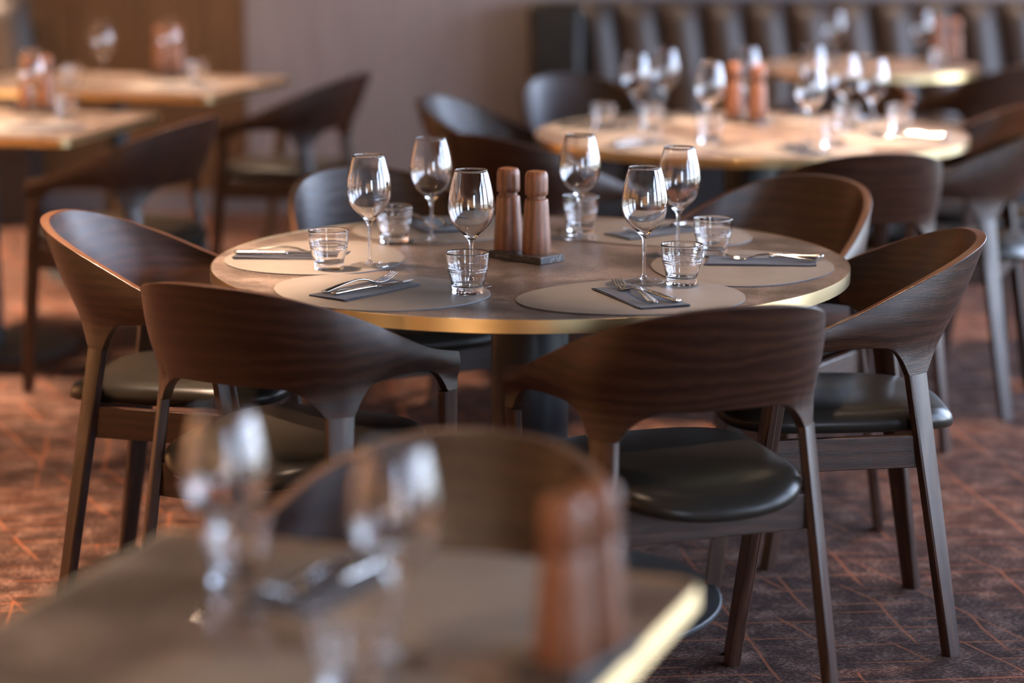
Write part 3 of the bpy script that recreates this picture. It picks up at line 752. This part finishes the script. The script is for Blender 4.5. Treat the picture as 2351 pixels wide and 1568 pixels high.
put('mill', make_mill, .725, 7.855, ZT + .0155, 0, 'blurred left mill on the second round table', 'mill', 'mills on the second round table')
put('mill', make_mill, .795, 7.785, ZT + .0155, 60, 'blurred right mill on the second round table', 'mill', 'mills on the second round table')
# far round table
put('wine', make_wine, 1.342, 10.06, ZT, 0, 'left wine glass on the small far table', 'wine glass', 'wine glasses on the far table')
put('wine', make_wine, 1.705, 10.06, ZT, 0, 'right wine glass beside mills on the small far table', 'wine glass', 'wine glasses on the far table')
put('tum', make_tumbler, 1.76, 9.93, ZT, 0, 'tumbler in front of mills on the small far table', 'tumbler', None)
put('tray', make_tray, 1.815, 10.10, ZT, 0, 'tray under the mills on the small far table', 'tray', None)
put('mill', make_mill, 1.785, 10.10, ZT + .0155, 0, 'left mill in front of the banquette flutes, small far table', 'mill', 'mills on the far table')
put('mill', make_mill, 1.850, 10.10, ZT + .0155, 90, 'right mill in front of the banquette flutes, small far table', 'mill', 'mills on the far table')
# left tables
put('mat', make_mat, -1.60, 7.72, ZT, 90, 'placemat under the wine glass on the nearer left table', 'placemat', 'placemats on the left tables')
put('mat', make_mat, -1.28, 9.15, ZT, 80, 'placemat on the upper left table by its wine glasses', 'placemat', 'placemats on the left tables')
put('napkin', make_napkin, -1.48, 7.66, ZM, 170, 'dark napkin on the nearer left table', 'napkin', 'napkins on the left tables')
put('napkin', make_napkin, -1.22, 9.10, ZM, 170, 'dark napkin on the upper left table', 'napkin', 'napkins on the left tables')
put('wine', make_wine, -1.565, 7.86, ZM, 0, 'wine glass in front of mills on nearer left table', 'wine glass', 'wine glasses on the left tables')
put('wine', make_wine, -1.575, 9.30, ZT, 0, 'wine glass standing alone on upper left table', 'wine glass', 'wine glasses on the left tables')
put('wine', make_wine, -1.330, 9.38, ZT, 0, 'wine glass in front of mills on upper left table', 'wine glass', 'wine glasses on the left tables')
put('tum', make_tumbler, -1.475, 7.95, ZT, 0, 'tumbler beside mills on the nearer left table', 'tumbler', 'tumblers on the left tables')
put('tum', make_tumbler, -1.665, 9.12, ZT, 0, 'tumbler near the front edge of the upper left table', 'tumbler', 'tumblers on the left tables')
put('tum', make_tumbler, -1.215, 9.30, ZM, 0, 'tumbler beside mills on the upper left table', 'tumbler', 'tumblers on the left tables')
put('tray', make_tray, -1.612, 8.165, ZT, -8, 'tray under mills on the nearer left table', 'tray', None)
put('mill', make_mill, -1.645, 8.17, ZT + .0155, 0, 'left mill on the nearer left table', 'mill', 'mills on the left tables')
put('mill', make_mill, -1.579, 8.16, ZT + .0155, 50, 'right mill on the nearer left table', 'mill', 'mills on the left tables')
put('tray', make_tray, -1.36, 9.56, ZT, -10, 'tray under mills on the upper left table', 'tray', None)
put('mill', make_mill, -1.393, 9.565, ZT + .0155, 0, 'left mill on the upper left table', 'mill', 'mills on the left tables')
put('mill', make_mill, -1.327, 9.555, ZT + .0155, 70, 'right mill on the upper left table', 'mill', 'mills on the left tables')
# nearest table
put('mat', make_mat, -.10, 2.66, ZT, 160, 'blurred placemat by the chair at the nearest table', 'placemat', 'placemats on the nearest table')
put('mat', make_mat, -.22, 2.25, ZT, -20, 'blurred placemat at bottom edge, nearest table', 'placemat', 'placemats on the nearest table')
put('napkin', make_napkin, -.215, 2.70, ZM, 60, 'blurred napkin behind glasses on the nearest table', 'napkin', 'napkins on the nearest table')
put('fork', make_fork, -.225, 2.705, ZN, 240, 'blurred fork on napkin at the nearest table', 'fork', None)
put('knife', make_knife, -.200, 2.695, ZN, 240, 'blurred knife on napkin at the nearest table', 'knife', None)
put('wine', make_wine, -.318, 2.590, ZM, 0, 'left blurred wine glass on the nearest table', 'wine glass', 'wine glasses on the nearest table')
put('wine', make_wine, -.122, 2.430, ZM, 0, 'right blurred wine glass on the nearest table', 'wine glass', 'wine glasses on the nearest table')
put('tum', make_tumbler, -.322, 2.715, ZT, 0, 'blurred tumbler behind the left wine glass, nearest table', 'tumbler', 'tumblers on the nearest table')
put('tum', make_tumbler, -.163, 2.330, ZM, 0, 'blurred tumbler cut by bottom edge, nearest table', 'tumbler', 'tumblers on the nearest table')
put('tray', make_tray, .070, 2.415, ZT, 60, 'blurred dark tray under mills on the nearest table', 'tray', None)
put('mill', make_mill, .054, 2.387, ZT + .0155, 0, 'nearer blurred wooden mill on the nearest table', 'mill', 'mills on the nearest table')
put('mill', make_mill, .088, 2.445, ZT + .0155, 30, 'farther blurred wooden mill on the nearest table', 'mill', 'mills on the nearest table')

# ------------------------------------------------------------------ banquettes
def banquette(name, x0, x1, yback, label, hgt, seat_d=.55, pitch=.19):
    t = empty(name, (x0, yback, 0)); tag(t, label, 'banquette')
    L_ = x1 - x0
    n = max(1, round((L_ - .24) / pitch)); p_ = (L_ - .24) / n
    mb = MB(); vs = []; uv = []; nz = 14; per = 10; rows = []
    for k in range(nz + 1):
        v = k / nz; z = .42 + (hgt - .42) * v
        lean = .10 * (1 - v); 
        row = []
        for i in range(n * per + 1):
            u = i / per; f = abs(math.sin(PI * u)) ** .6
            row.append((.24 + u * p_ - .05 * v * v, -.10 - lean - .075 * f * (1 if v < .97 else .7), z))
        rows.append(row)
    # rolled top
    row = [(x, -.10 - .03 * abs(math.sin(PI * i / per)) ** .6, hgt + .022) for i, (x, y, z) in enumerate(rows[-1])]; rows.append(row)
    rows.append([(x, -.04, hgt + .03) for (x, y, z) in rows[-1]]); rows.append([(x, 0, hgt + .01) for (x, y, z) in rows[-1]])
    m_ = len(rows[0])
    for r_ in rows: vs += r_
    fs = [(k * m_ + i, k * m_ + i + 1, (k + 1) * m_ + i + 1, (k + 1) * m_ + i) for k in range(len(rows) - 1) for i in range(m_ - 1)]
    mb.add(vs, fs); mb.build('backrest', M['banq'], t, smooth=60)
    mb = MB(); mb.box((.12, -.15, (hgt + .03) / 2), (.24, .30, hgt + .03)); mb.build('side_panel', M['leather'], t, smooth=30, bevel=.03)
    mb = MB(); mb.box((L_ / 2 + .12, -.15 - seat_d / 2, .40), (L_ - .24, seat_d, .12)); mb.build('seat', M['banq'], t, smooth=30, bevel=.025)
    mb = MB(); mb.box((L_ / 2 + .12, -.15 - seat_d / 2 + .03, .17), (L_ - .24, seat_d - .06, .34)); mb.build('plinth', M['black'], t, smooth=0)
    return t
banquette('banquette', .075, 3.55, 10.96, 'long dark leather banquette with vertical fluted back behind the tables', .95, seat_d=.30)
t = banquette('banquette', -4.1, -2.12, 10.96, 'dark banquette end at the left picture edge', .97, seat_d=.35)
